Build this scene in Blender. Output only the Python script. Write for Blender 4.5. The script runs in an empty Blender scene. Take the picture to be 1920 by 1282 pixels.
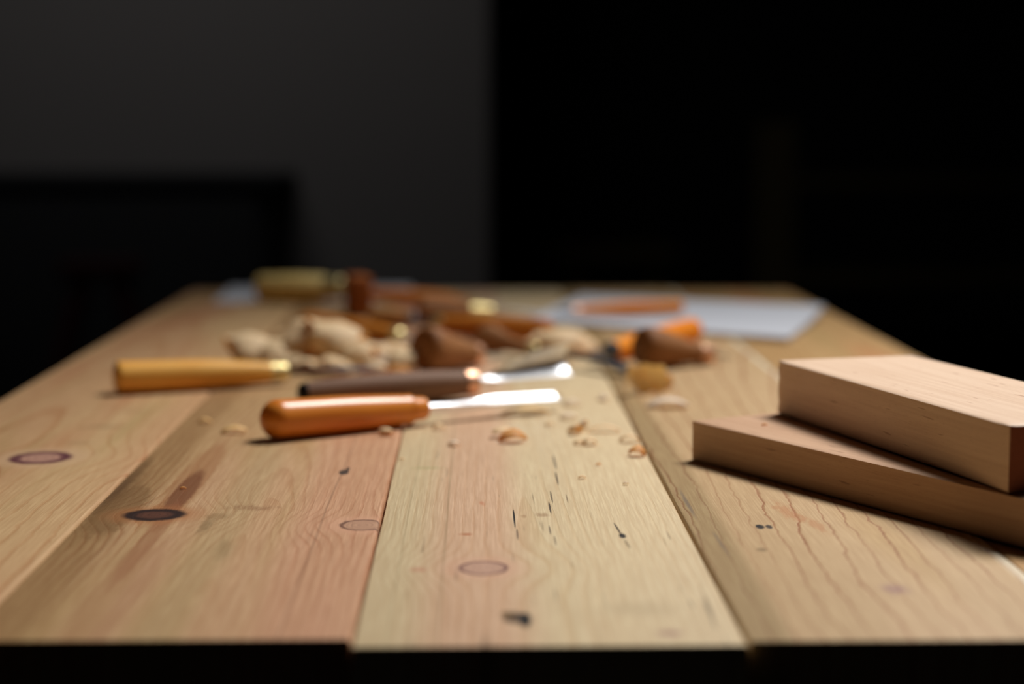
import bpy, bmesh, math, random
from mathutils import Vector, Matrix, Euler, noise as mnoise

# ------------------------------------------------------------------ camera, world, light, exposure
S = bpy.context.scene
COL = S.collection
T = 0.76            # height of the bench top
H = 0.22            # eye height above the bench top
F = 3466.7          # focal length in pixels of a 1920 wide frame
TH = math.atan(401 / F)
PH = math.atan(68 / F * math.cos(TH))

cam_data = bpy.data.cameras.new('camera')
cam = bpy.data.objects.new('camera', cam_data)
COL.objects.link(cam)
cam_data.sensor_width = 36.0
cam_data.lens = 65.0
cam_data.clip_start = 0.02
cam.location = (0, 0, T + H)
cam.rotation_euler = (math.pi / 2 - TH, 0, -PH)
cam_data.dof.use_dof = True
cam_data.dof.focus_distance = 1.08
cam_data.dof.aperture_fstop = 3.1
S.camera = cam

S.view_settings.view_transform = 'Standard'
S.view_settings.look = 'None'
S.view_settings.gamma = 1.0
S.view_settings.use_curve_mapping = False
S.view_settings.exposure = 0.0

W = bpy.data.worlds.new('world'); S.world = W
W.use_nodes = True
W.node_tree.nodes['Background'].inputs[0].default_value = (0.55, 0.65, 0.8, 1)
W.node_tree.nodes['Background'].inputs[1].default_value = 0.0015


def area_light(name, loc, target, sx, sy, energy, color):
    l = bpy.data.lights.new(name, 'AREA')
    l.shape = 'RECTANGLE'; l.size = sx; l.size_y = sy
    l.energy = energy; l.color = color
    o = bpy.data.objects.new(name, l); COL.objects.link(o)
    o.location = loc
    d = Vector(target) - Vector(loc)
    o.rotation_euler = d.to_track_quat('-Z', 'Y').to_euler()
    return o


# daylight falling from a high window on the right, above the bench
key = area_light('window_daylight', (1.02, 2.22, T + 2.25), (0.16, 0.95, T), 1.0, 0.9, 19.6, (1.0, 0.985, 0.97))
key.data.spread = math.radians(74)
# added fill light that brightens the grey wall, no real source there
area_light('wall_fill', (-0.75, 3.3, 3.1), (-0.85, 5.0, 1.3), 1.4, 0.4, 3.2, (0.97, 0.98, 1.0)).data.spread = math.radians(100)

# ------------------------------------------------------------------ helpers
FWD = Vector((math.sin(PH) * math.cos(TH), math.cos(PH) * math.cos(TH), -math.sin(TH)))
RGT = Vector((math.cos(PH), -math.sin(PH), 0))
UPV = RGT.cross(FWD)


def at(u, v, z=0.0):
    """measured point of the photograph -> point at height z above the bench top (world x, y)"""
    d = FWD * F + RGT * (u - 960) - UPV * (v - 641)
    t = (z - H) / d.z
    return Vector((d.x * t, d.y * t))


def lin(c):
    return tuple((x / 12.92 if x <= 0.04045 else ((x + 0.055) / 1.055) ** 2.4) for x in c)


def rgb(r, g, b):
    return lin((r / 255, g / 255, b / 255)) + (1.0,)


def tag(o, label=None, cat=None, group=None, kind=None):
    if label: o['label'] = label
    if cat: o['category'] = cat
    if group: o['group'] = group
    if kind: o['kind'] = kind
    return o


def empty(name, loc, rot=(0, 0, 0)):
    o = bpy.data.objects.new(name, None); COL.objects.link(o)
    o.empty_display_size = 0.03
    o.location = loc; o.rotation_euler = rot
    return o


def mesh_obj(name, bm, mat, parent=None, loc=None, smooth=True, sharp=35):
    bmesh.ops.recalc_face_normals(bm, faces=bm.faces)
    me = bpy.data.meshes.new(name)
    bm.to_mesh(me); bm.free()
    if smooth:
        for p in me.polygons: p.use_smooth = True
        me.set_sharp_from_angle(angle=math.radians(sharp))
    o = bpy.data.objects.new(name, me); COL.objects.link(o)
    if mat: me.materials.append(mat)
    if parent: o.parent = parent
    if loc: o.location = loc
    return o


def box(bm, lo, hi, mat=None):
    r = bmesh.ops.create_cube(bm, size=1.0)
    c = [(a + b) / 2 for a, b in zip(lo, hi)]; s = [b - a for a, b in zip(lo, hi)]
    for v in r['verts']:
        v.co = Vector((v.co.x * s[0] + c[0], v.co.y * s[1] + c[1], v.co.z * s[2] + c[2]))
        if mat: v.co = mat @ v.co
    return r['verts']


def bevel_all(bm, w, seg=2):
    bmesh.ops.bevel(bm, geom=list(bm.edges), offset=w, segments=seg, affect='EDGES', profile=0.5)


def lathe(bm, prof, seg=48, sides=None):
    """surface of revolution about local x; prof = [(x, r)]"""
    rings = []
    for x, r in prof:
        if r <= 1e-6:
            rings.append([bm.verts.new((x, 0, 0))])
        else:
            ring = []
            for i in range(seg):
                a = 2 * math.pi * i / seg
                ring.append(bm.verts.new((x, r * math.cos(a), r * math.sin(a))))
            rings.append(ring)
    for A, B in zip(rings, rings[1:]):
        for i in range(seg):
            j = (i + 1) % seg
            if len(A) == 1 and len(B) > 1: bm.faces.new((A[0], B[i], B[j]))
            elif len(B) == 1 and len(A) > 1: bm.faces.new((A[i], B[0], A[j]))
            elif len(A) > 1: bm.faces.new((A[i], B[i], B[j], A[j]))
    for R in (rings[0], rings[-1]):
        if len(R) > 1: bm.faces.new(R)


def smooth_profile(pts, n=6):
    """Catmull-Rom through the profile points"""
    out = []
    P = [pts[0]] + list(pts) + [pts[-1]]
    for k in range(1, len(P) - 2):
        p0, p1, p2, p3 = P[k - 1], P[k], P[k + 1], P[k + 2]
        for i in range(n):
            t = i / n
            q = []
            for d in range(2):
                q.append(0.5 * (2 * p1[d] + (p2[d] - p0[d]) * t + (2 * p0[d] - 5 * p1[d] + 4 * p2[d] - p3[d]) * t * t
                                + (-p0[d] + 3 * p1[d] - 3 * p2[d] + p3[d]) * t ** 3))
            out.append((q[0], max(q[1], 0.0)))
    out.append(pts[-1])
    return out


def loft(bm, secs, n=10):
    """blade: secs = [(x, half_width, thickness, sag, z, roll)]; arc shaped cross sections (sag > 0: hollow upwards)"""
    rings = []
    for x, hw, th, sag, z, roll in secs:
        pts = []
        for i in range(n + 1):
            s = -1 + 2 * i / n
            pts.append((s * hw, z + sag * (s * s - 0.35) + th / 2))
        for i in range(n, -1, -1):
            s = -1 + 2 * i / n
            pts.append((s * hw, z + sag * (s * s - 0.35) - th / 2))
        cr, sr = math.cos(roll), math.sin(roll)
        rings.append([bm.verts.new((x, y * cr - (zz - z) * sr, z + y * sr + (zz - z) * cr)) for y, zz in pts])
    m = len(rings[0])
    for A, B in zip(rings, rings[1:]):
        for i in range(m):
            j = (i + 1) % m
            bm.faces.new((A[i], B[i], B[j], A[j]))
    bm.faces.new(rings[0]); bm.faces.new(rings[-1])


# ------------------------------------------------------------------ materials
class NT:
    def __init__(s, name):
        s.m = bpy.data.materials.new(name); s.m.use_nodes = True
        s.t = s.m.node_tree; s.t.nodes.clear()
        s.out = s.t.nodes.new('ShaderNodeOutputMaterial')

    def n(s, typ, **kw):
        o = s.t.nodes.new(typ)
        for k, v in kw.items(): setattr(o, k, v)
        return o

    def put(s, sock, v):
        if hasattr(v, 'is_linked') or isinstance(v, bpy.types.NodeSocket): s.t.links.new(v, sock)
        else: sock.default_value = v

    def math(s, op, a, b=None, c=None, clamp=False):
        o = s.n('ShaderNodeMath', operation=op); o.use_clamp = clamp
        s.put(o.inputs[0], a)
        if b is not None: s.put(o.inputs[1], b)
        if c is not None: s.put(o.inputs[2], c)
        return o.outputs[0]

    def vmath(s, op, a, b=None):
        o = s.n('ShaderNodeVectorMath', operation=op)
        s.put(o.inputs[0], a)
        if b is not None: s.put(o.inputs[1], b)
        return o.outputs['Value'] if op in ('LENGTH', 'DOT_PRODUCT', 'DISTANCE') else o.outputs['Vector']

    def comb(s, x, y, z=0.0):
        o = s.n('ShaderNodeCombineXYZ')
        s.put(o.inputs[0], x); s.put(o.inputs[1], y); s.put(o.inputs[2], z)
        return o.outputs[0]

    def noise(s, vec, scale=1.0, detail=2.0, rough=0.5, dist=0.0):
        o = s.n('ShaderNodeTexNoise')
        s.put(o.inputs['Vector'], vec); o.inputs['Scale'].default_value = scale
        o.inputs['Detail'].default_value = detail; o.inputs['Roughness'].default_value = rough
        o.inputs['Distortion'].default_value = dist
        return o.outputs['Fac']

    def rng(s, v, a, b, c=0.0, d=1.0, smooth=True):
        o = s.n('ShaderNodeMapRange'); o.interpolation_type = 'SMOOTHSTEP' if smooth else 'LINEAR'
        s.put(o.inputs['Value'], v)
        for i, x in zip((1, 2, 3, 4), (a, b, c, d)): o.inputs[i].default_value = x
        return o.outputs['Result']

    def mix(s, f, a, b, blend='MIX'):
        o = s.n('ShaderNodeMix', data_type='RGBA', blend_type=blend)
        s.put(o.inputs[0], f)
        s.put(o.inputs[6], a); s.put(o.inputs[7], b)
        return o.outputs[2]

    def ramp(s, v, stops):
        o = s.n('ShaderNodeValToRGB')
        e = o.color_ramp.elements
        while len(e) < len(stops): e.new(0.5)
        for k, (p, c) in enumerate(stops): e[k].position = p; e[k].color = c
        s.put(o.inputs[0], v)
        return o.outputs[0]

    def bump(s, h, strength, dist):
        o = s.n('ShaderNodeBump'); o.inputs['Strength'].default_value = strength
        o.inputs['Distance'].default_value = dist; s.put(o.inputs['Height'], h)
        return o.outputs[0]

    def bsdf(s, color, rough=0.5, normal=None, **kw):
        o = s.n('ShaderNodeBsdfPrincipled')
        s.put(o.inputs['Base Color'], color); s.put(o.inputs['Roughness'], rough)
        for k, v in kw.items(): s.put(o.inputs[k.replace('_', ' ')], v)
        if normal is not None: s.put(o.inputs['Normal'], normal)
        s.t.links.new(o.outputs[0], s.out.inputs[0])
        return o


def mpx(u, v, w, h):
    """an ellipse measured in the photograph on the bench top -> centre and radii in metres"""
    c = at(u, v)
    rx = (at(u + w / 2, v) - at(u - w / 2, v)).length / 2
    ry = (at(u, v - h / 2) - at(u, v + h / 2)).length / 2
    return c.x, c.y, rx, ry


def plank_mat(name, base, tints, heart, density, ringcol, ringamt, knots=(), marks=(), bands=(), warp=0.012, seed=0.0,
              tilt=0.02, depth=0.02, fibre=0.35, checks=0.0, ringpos=(0.55, 0.93), wob=0.0015):
    N = NT(name)
    tc = N.n('ShaderNodeTexCoord')
    P = tc.outputs['Object']
    sep = N.n('ShaderNodeSeparateXYZ'); N.put(sep.inputs[0], P)
    x, y, z = sep.outputs
    seedv = N.vmath('ADD', P, (seed, seed * 1.7, seed * 0.6))
    # deflect the grain around the knots
    u = N.math('SUBTRACT', x, heart)
    for (kx, ky, rx, ry, *_r) in knots:
        dx = N.math('SUBTRACT', x, kx)
        a = N.math('DIVIDE', dx, rx * 3.2)
        b = N.math('DIVIDE', N.math('SUBTRACT', y, ky), ry * 2.6)
        r2 = N.math('ADD', N.math('MULTIPLY', a, a), N.math('MULTIPLY', b, b))
        w = N.math('EXPONENT', N.math('MULTIPLY', r2, -1.0))
        # lines crowd beside the knot
        u = N.math('SUBTRACT', u, N.math('MULTIPLY', N.math('MULTIPLY', dx, w), 0.85))
    wv = N.vmath('MULTIPLY', seedv, (9.0, 1.6, 1.0))
    wn = N.math('SUBTRACT', N.noise(wv, 1.0, 2.0, 0.5), 0.5)
    u = N.math('ADD', u, N.math('MULTIPLY', wn, warp * 2))
    wv2 = N.vmath('MULTIPLY', seedv, (60.0, 28.0, 1.0))
    wn2 = N.math('SUBTRACT', N.noise(wv2, 1.0, 3.0, 0.6), 0.5)
    u = N.math('ADD', u, N.math('MULTIPLY', wn2, wob * 2))
    h = N.math('ADD', N.math('MULTIPLY', N.math('SUBTRACT', y, 1.0), tilt), depth)
    r = N.math('SQRT', N.math('ADD', N.math('MULTIPLY', u, u), N.math('MULTIPLY', h, h)))
    fr = N.math('FRACT', N.math('MULTIPLY', r, density))
    ring = N.rng(fr, ringpos[0], ringpos[1])
    ring = N.math('MULTIPLY', ring, N.rng(fr, 1.0, 0.965))
    amt = N.noise(N.vmath('MULTIPLY', seedv, (22.0, 2.2, 1.0)), 1.0, 2.0)
    ring = N.math('MULTIPLY', ring, N.rng(amt, 0.3, 0.75, 0.25, 1.0))
    # colour drift
    col = base
    for k, (tc_, fx, fy, lo, hi, am) in enumerate(tints):
        nz = N.noise(N.vmath('MULTIPLY', N.vmath('ADD', seedv, (k * 3.1, k * 1.3, 0)), (fx, fy, 1.0)), 1.0, 2.0)
        col = N.mix(N.rng(nz, lo, hi, 0.0, am), col, tc_)
    for (bx0, bx1, soft, bc, am) in bands:       # heart / sapwood and other colour stripes along the plank
        xx = N.math('ADD', x, N.math('MULTIPLY', wn, 0.012))
        m = N.math('MULTIPLY', N.rng(xx, bx0 - soft, bx0 + soft), N.rng(xx, bx1 + soft, bx1 - soft))
        col = N.mix(N.math('MULTIPLY', m, am), col, bc)
    col = N.mix(N.math('MULTIPLY', ring, ringamt), col, ringcol, 'MULTIPLY')
    fb = N.noise(N.vmath('MULTIPLY', seedv, (1100.0, 26.0, 1.0)), 1.0, 2.0, 0.6)
    col = N.mix(N.rng(fb, 0.35, 0.75, fibre, 0.0), col, N.mix(1.0, col, rgb(178, 140, 100), 'MULTIPLY'))
    if checks > 0:
        ck = N.noise(N.vmath('MULTIPLY', seedv, (330.0, 17.0, 1.0)), 1.0, 1.0, 0.4)
        ck = N.math('MULTIPLY', N.rng(ck, 0.68, 0.78), N.rng(amt, 0.45, 0.6))
        col = N.mix(N.math('MULTIPLY', ck, checks), col, rgb(88, 66, 44))
    # knots
    fine = N.noise(N.vmath('MULTIPLY', seedv, (300.0, 90.0, 1.0)), 1.0, 4.0, 0.65)
    for (kx, ky, rx, ry, rot, c_, am, rough_edge) in marks:
        dx = N.math('SUBTRACT', x, kx); dy = N.math('SUBTRACT', y, ky)
        cr, sr = math.cos(rot), math.sin(rot)
        a = N.math('DIVIDE', N.math('ADD', N.math('MULTIPLY', dx, cr), N.math('MULTIPLY', dy, sr)), rx)
        b = N.math('DIVIDE', N.math('SUBTRACT', N.math('MULTIPLY', dy, cr), N.math('MULTIPLY', dx, sr)), ry)
        rr = N.math('ADD', N.vmath('LENGTH', N.comb(a, b)),
                    N.math('MULTIPLY', N.math('SUBTRACT', fine, 0.5), rough_edge))
        col = N.mix(N.rng(rr, 1.25, 0.80 if rough_edge < 0.9 else 0.25, 0.0, am), col, c_)
    for (kx, ky, rx, ry, inner, rim, halo, rimw) in knots:
        q = N.comb(N.math('DIVIDE', N.math('SUBTRACT', x, kx), rx), N.math('DIVIDE', N.math('SUBTRACT', y, ky), ry))
        rr = N.math('ADD', N.vmath('LENGTH', q), N.math('MULTIPLY', N.math('SUBTRACT', fine, 0.5), 0.25))
        col = N.mix(N.rng(rr, 2.3, 0.95, 0.0, 0.55), col, halo)
        fill = N.rng(rr, 1.05, 0.9)
        inn = N.mix(N.rng(N.math('FRACT', N.math('MULTIPLY', rr, 4.0)), 0.4, 0.9, 0.0, 0.35), inner, rim)
        col = N.mix(fill, col, inn)
        rm = N.math('MULTIPLY', N.rng(rr, 1.0 - rimw * 2, 1.0 - rimw * 0.6), N.rng(rr, 1.0 + rimw, 1.0 - rimw * 0.2))
        col = N.mix(rm, col, rim)
    bm_ = N.math('ADD', N.math('MULTIPLY', fb, 0.5), N.math('MULTIPLY', ring, -0.6))
    N.bsdf(col, 0.52, N.bump(bm_, 0.35, 0.0006), Specular_IOR_Level=0.35)
    return N.m


def turned_wood(name, c1, c2, c3=None, rough=0.32, coat=0.35, fx=14.0, fr=260.0):
    N = NT(name)
    P = N.n('ShaderNodeTexCoord').outputs['Object']
    a = N.noise(N.vmath('MULTIPLY', P, (fx, fr, fr)), 1.0, 3.0, 0.6)
    b = N.noise(N.vmath('MULTIPLY', P, (9.0, 45.0, 45.0)), 1.0, 2.0)
    col = N.mix(N.rng(a, 0.35, 0.7), c1, c2)
    if c3: col = N.mix(N.rng(b, 0.45, 0.75, 0.0, 0.7), col, c3)
    N.bsdf(col, rough, N.bump(a, 0.12, 0.0004), Coat_Weight=coat, Coat_Roughness=0.22, Specular_IOR_Level=0.2)
    return N.m


def metal(name, c, rough):
    N = NT(name)
    P = N.n('ShaderNodeTexCoord').outputs['Object']
    a = N.noise(N.vmath('MULTIPLY', P, (60.0, 900.0, 900.0)), 1.0, 3.0)
    b = N.noise(P, 120.0, 2.0)
    col = N.mix(N.rng(b, 0.4, 0.8, 0.0, 0.35), c, tuple(x * 0.6 for x in c[:3]) + (1,))
    N.bsdf(col, N.rng(a, 0.2, 0.8, rough * 0.8, rough * 1.25), None, Metallic=1.0)
    return N.m


def shaving_mat(name, c1, c2, trans):
    N = NT(name)
    P = N.n('ShaderNodeTexCoord').outputs['Object']
    a = N.noise(N.vmath('MULTIPLY', P, (90.0, 400.0, 90.0)), 1.0, 3.0)
    col = N.mix(N.rng(a, 0.3, 0.75), c1, c2)
    p = N.n('ShaderNodeBsdfPrincipled')
    N.put(p.inputs['Base Color'], col); p.inputs['Roughness'].default_value = 0.6
    t = N.n('ShaderNodeBsdfTranslucent'); N.put(t.inputs[0], N.mix(1.0, col, rgb(255, 236, 200), 'MULTIPLY'))
    m = N.n('ShaderNodeMixShader'); m.inputs[0].default_value = trans
    N.t.links.new(p.outputs[0], m.inputs[1]); N.t.links.new(t.outputs[0], m.inputs[2])
    N.t.links.new(m.outputs[0], N.out.inputs[0])
    return N.m


def plain(name, c, rough=0.7, amt=0.12, scale=30.0, spec=0.3):
    N = NT(name)
    P = N.n('ShaderNodeTexCoord').outputs['Object']
    a = N.noise(P, scale, 3.0)
    col = N.mix(N.rng(a, 0.3, 0.7, 0.0, amt * 3), c, tuple(x * 0.7 for x in c[:3]) + (1,))
    N.bsdf(col, rough, None, Specular_IOR_Level=spec)
    return N.m


def block_mat(name, c1, c2, fleck):
    """planed beech / alder: fine long grain, short darker flecks along local y"""
    N = NT(name)
    P = N.n('ShaderNodeTexCoord').outputs['Object']
    a = N.noise(N.vmath('MULTIPLY', P, (320.0, 9.0, 320.0)), 1.0, 3.0, 0.6)
    b = N.noise(N.vmath('MULTIPLY', P, (30.0, 3.0, 30.0)), 1.0, 2.0)
    f = N.noise(N.vmath('MULTIPLY', P, (260.0, 42.0, 420.0)), 1.0, 1.0)
    pore = N.noise(N.vmath('MULTIPLY', P, (1500.0, 160.0, 1500.0)), 1.0, 1.0)
    col = N.mix(N.rng(a, 0.3, 0.75), c1, c2)
    col = N.mix(N.rng(b, 0.4, 0.7, 0.0, 0.4), col, c2)
    col = N.mix(N.rng(f, 0.70, 0.78, 0.0, 0.6), col, fleck)
    col = N.mix(N.rng(pore, 0.62, 0.72, 0.0, 0.18), col, fleck)
    N.bsdf(col, 0.55, N.bump(a, 0.15, 0.0003), Specular_IOR_Level=0.3)
    return N.m


M = {}
M['orange'] = turned_wood('orange_varnished_wood', rgb(232, 140, 50), rgb(212, 116, 36), rgb(236, 150, 60), 0.36, 0.45)
M['amber'] = turned_wood('amber_boxwood', rgb(254, 188, 88), rgb(246, 168, 66), rgb(254, 200, 104), 0.42, 0.2)
M['walnut'] = turned_wood('grey_walnut', rgb(140, 105, 82), rgb(108, 78, 60), rgb(150, 118, 96), 0.6, 0.0, 8.0, 420.0)
M['brown'] = turned_wood('brown_walnut', rgb(158, 106, 64), rgb(122, 76, 42), rgb(176, 124, 78), 0.6, 0.0)
M['rust'] = turned_wood('rust_hardwood', rgb(168, 96, 44), rgb(140, 74, 32), rgb(178, 108, 52), 0.7, 0.0)
M['deep'] = turned_wood('red_brown_hardwood', rgb(200, 120, 40), rgb(174, 94, 26), rgb(208, 134, 52), 0.55, 0.0)
M['vivid'] = turned_wood('bright_orange_wood', rgb(250, 150, 30), rgb(240, 126, 16), rgb(252, 160, 44), 0.65, 0.0)
M['pale'] = turned_wood('pale_yellow_wood', rgb(255, 224, 146), rgb(250, 210, 124), rgb(255, 232, 160), 0.5, 0.1)
M['tan'] = turned_wood('tan_wood', rgb(206, 144, 82), rgb(186, 120, 62), rgb(214, 158, 98), 0.4, 0.2)
M['steel'] = metal('polished_steel', (0.92, 0.93, 0.96, 1), 0.46)
M['darksteel'] = metal('dark_forged_steel', (0.16, 0.17, 0.2, 1), 0.4)
M['brass'] = metal('brass', (0.86, 0.70, 0.34, 1), 0.48)
M['copper'] = metal('copper', (0.90, 0.52, 0.34, 1), 0.45)
M['black'] = plain('plain_black', rgb(16, 12, 10), 0.4)
M['curl'] = shaving_mat('pale_shaving', rgb(255, 234, 190), rgb(250, 220, 168), 0.30)
M['curl2'] = shaving_mat('amber_shaving', rgb(246, 206, 132), rgb(236, 180, 92), 0.5)
M['curl4'] = shaving_mat('yellow_shaving', rgb(252, 226, 160), rgb(246, 206, 126), 0.35)
M['curl3'] = shaving_mat('white_shaving', rgb(252, 244, 228), rgb(244, 230, 206), 0.42)
M['paper'] = plain('paper', rgb(205, 207, 214), 0.75, 0.02, 8.0)
M['block'] = block_mat('planed_alder', rgb(232, 200, 170), rgb(218, 182, 150), rgb(168, 118, 84))
M['block2'] = block_mat('planed_alder_tan', rgb(204, 164, 130), rgb(188, 146, 112), rgb(136, 94, 64))
M['blockend'] = plain('shaded_end_grain', rgb(140, 82, 58), 0.8, 0.1, 300.0)  # end grain tone, darkened further for the shade on the near end
M['endgrain'] = plain('bench_leg_wood', rgb(96, 70, 48), 0.7)

# ------------------------------------------------------------------ room (far behind the bench, in the dark)
M['wall'] = plain('grey_plaster', rgb(118, 113, 110), 0.9, 0.02, 2.0)
M['dark'] = plain('unlit_room_dark', rgb(22, 22, 23), 0.9, 0.02, 2.0)  # near-black colour stands in for the unlit alcove and room
M['floor'] = plain('dark_floor_boards', rgb(20, 18, 17), 0.8, 0.1, 4.0)  # kept near-black too, so the floor bounces hardly any light


def slab(name, lo, hi, mat):
    bm = bmesh.new(); box(bm, lo, hi)
    o = mesh_obj(name, bm, mat, smooth=False); o['kind'] = 'structure'
    return o


slab('floor', (-4.0, -2.0, -0.1), (4.0, 7.1, 0.0), M['floor'])
slab('wall_back', (-4.0, 5.0, 0.0), (0.034, 5.12, 3.2), M['wall'])
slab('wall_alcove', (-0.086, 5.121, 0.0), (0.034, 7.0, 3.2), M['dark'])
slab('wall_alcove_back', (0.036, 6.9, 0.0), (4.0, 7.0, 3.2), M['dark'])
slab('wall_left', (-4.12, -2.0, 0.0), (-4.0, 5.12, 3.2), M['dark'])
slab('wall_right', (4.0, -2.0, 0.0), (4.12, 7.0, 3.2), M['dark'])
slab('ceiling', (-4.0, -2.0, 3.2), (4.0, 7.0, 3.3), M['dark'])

# black cabinet against the grey wall
M['cab'] = plain('black_cabinet_paint', rgb(34, 34, 35), 0.85, 0.02, 5.0)
cab = empty('cabinet', (-1.525, 4.7, 0))
tag(cab, 'low black cabinet standing against the grey wall on the left', 'cabinet')
bm = bmesh.new(); box(bm, (-1.0, -0.2, 0.0), (1.02, 0.29, 0.84)); mesh_obj('body', bm, M['cab'], cab, smooth=False)
bm = bmesh.new(); box(bm, (-1.03, -0.235, 0.84), (1.045, 0.29, 0.866)); bevel_all(bm, 0.004); mesh_obj('top', bm, M['cab'], cab)
for i in range(3):
    x0 = -0.98 + i * 0.665
    bm = bmesh.new(); box(bm, (x0, -0.22, 0.06), (x0 + 0.65, -0.2, 0.82)); bevel_all(bm, 0.003)
    d = mesh_obj('door', bm, M['cab'], cab)
    bm = bmesh.new(); box(bm, (x0 + 0.58, -0.245, 0.40), (x0 + 0.60, -0.22, 0.52)); bevel_all(bm, 0.004)
    mesh_obj('handle', bm, M['black'], d)

# dark red folding trestle in front of it
M['red'] = plain('dark_red_paint', rgb(52, 10, 13), 0.8)
tr = empty('trestle', (-0.83, 4.1, 0), (0, 0, 0.15))
tag(tr, 'dark red folding trestle standing in front of the black cabinet', 'trestle')


def bar(bm, a, b, w, d):
    a, b = Vector(a), Vector(b)
    q = (b - a).to_track_quat('Z', 'Y').to_matrix().to_4x4()
    box(bm, (-w / 2, -d / 2, 0), (w / 2, d / 2, (b - a).length), Matrix.Translation(a) @ q)


for sx in (-1, 1):
    for sy in (-1, 1):
        bm = bmesh.new(); bar(bm, (sx * 0.22, sy * 0.22, 0), (sx * 0.035, sy * 0.03, 0.66), 0.035, 0.025)
        mesh_obj('leg', bm, M['red'], tr, smooth=False)
bm = bmesh.new(); box(bm, (-0.09, -0.06, 0.655), (0.09, 0.06, 0.69)); bevel_all(bm, 0.004); mesh_obj('head', bm, M['red'], tr)
bm = bmesh.new(); box(bm, (-0.15, -0.165, 0.25), (0.15, -0.15, 0.28)); mesh_obj('crossbar', bm, M['red'], tr, smooth=False)

# open wooden rack in the dark alcove
M['rack'] = plain('dark_rack_wood', rgb(74, 62, 34), 0.7)
rk = empty('shelf_rack', (1.9, 5.9, 0))
tag(rk, 'open dark wooden shelf rack standing in the black right background', 'rack')
for px, hh in ((-0.95, 1.0), (1.2, 1.0)):
    for py in (-0.2, 0.2):
        bm = bmesh.new(); box(bm, (px - 0.028, py - 0.02, 0), (px + 0.028, py + 0.02, hh)); mesh_obj('post', bm, M['rack'], rk, smooth=False)
for zz in (0.12, 0.50, 0.80):
    bm = bmesh.new(); box(bm, (-0.922, -0.22, zz), (1.172, 0.22, zz + 0.025)); mesh_obj('shelf', bm, M['rack'], rk, smooth=False)

st = empty('stool', (0.46, 6.2, 0))
tag(st, 'low dark wooden stool standing in the alcove left of the shelf rack', 'stool')
bm = bmesh.new(); box(bm, (-0.2, -0.16, 0.55), (0.2, 0.16, 0.585)); bevel_all(bm, 0.005); mesh_obj('seat', bm, M['rack'], st)
for sx in (-1, 1):
    for sy in (-1, 1):
        bm = bmesh.new(); bar(bm, (sx * 0.17, sy * 0.13, 0), (sx * 0.13, sy * 0.1, 0.55), 0.03, 0.03)
        mesh_obj('leg', bm, M['rack'], st, smooth=False)

# ------------------------------------------------------------------ the bench
SEAM = [-0.388, -0.2232, -0.0542, 0.1172, 0.2741, 0.431]
NEAR = [at(0, 1209).y, at(400, 1200).y, at(1030, 1210).y, at(1650, 1202).y, 0.785]
FAR = 2.53
BC = (0.0215, 1.69)
bench = empty('workbench', (BC[0], BC[1], 0))
tag(bench, 'long workbench topped with wide knotty pine planks', 'workbench')

PINK = rgb(214, 158, 130); YEL = rgb(222, 198, 142); GREEN = rgb(190, 172, 118); TAN = rgb(196, 152, 104)
DKB = rgb(64, 38, 28); PUR = rgb(96, 56, 62)


def K(u, v, w, h, inner, rim, halo, rimw=0.12):
    return mpx(u, v, w, h) + (inner, rim, halo, rimw)


def MK(u, v, w, h, c, am=1.0, rot=0.0, edge=0.6):
    a, b, rx, ry = mpx(u, v, w, h)
    return (a, b, rx, ry, rot, c, am, edge)


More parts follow.
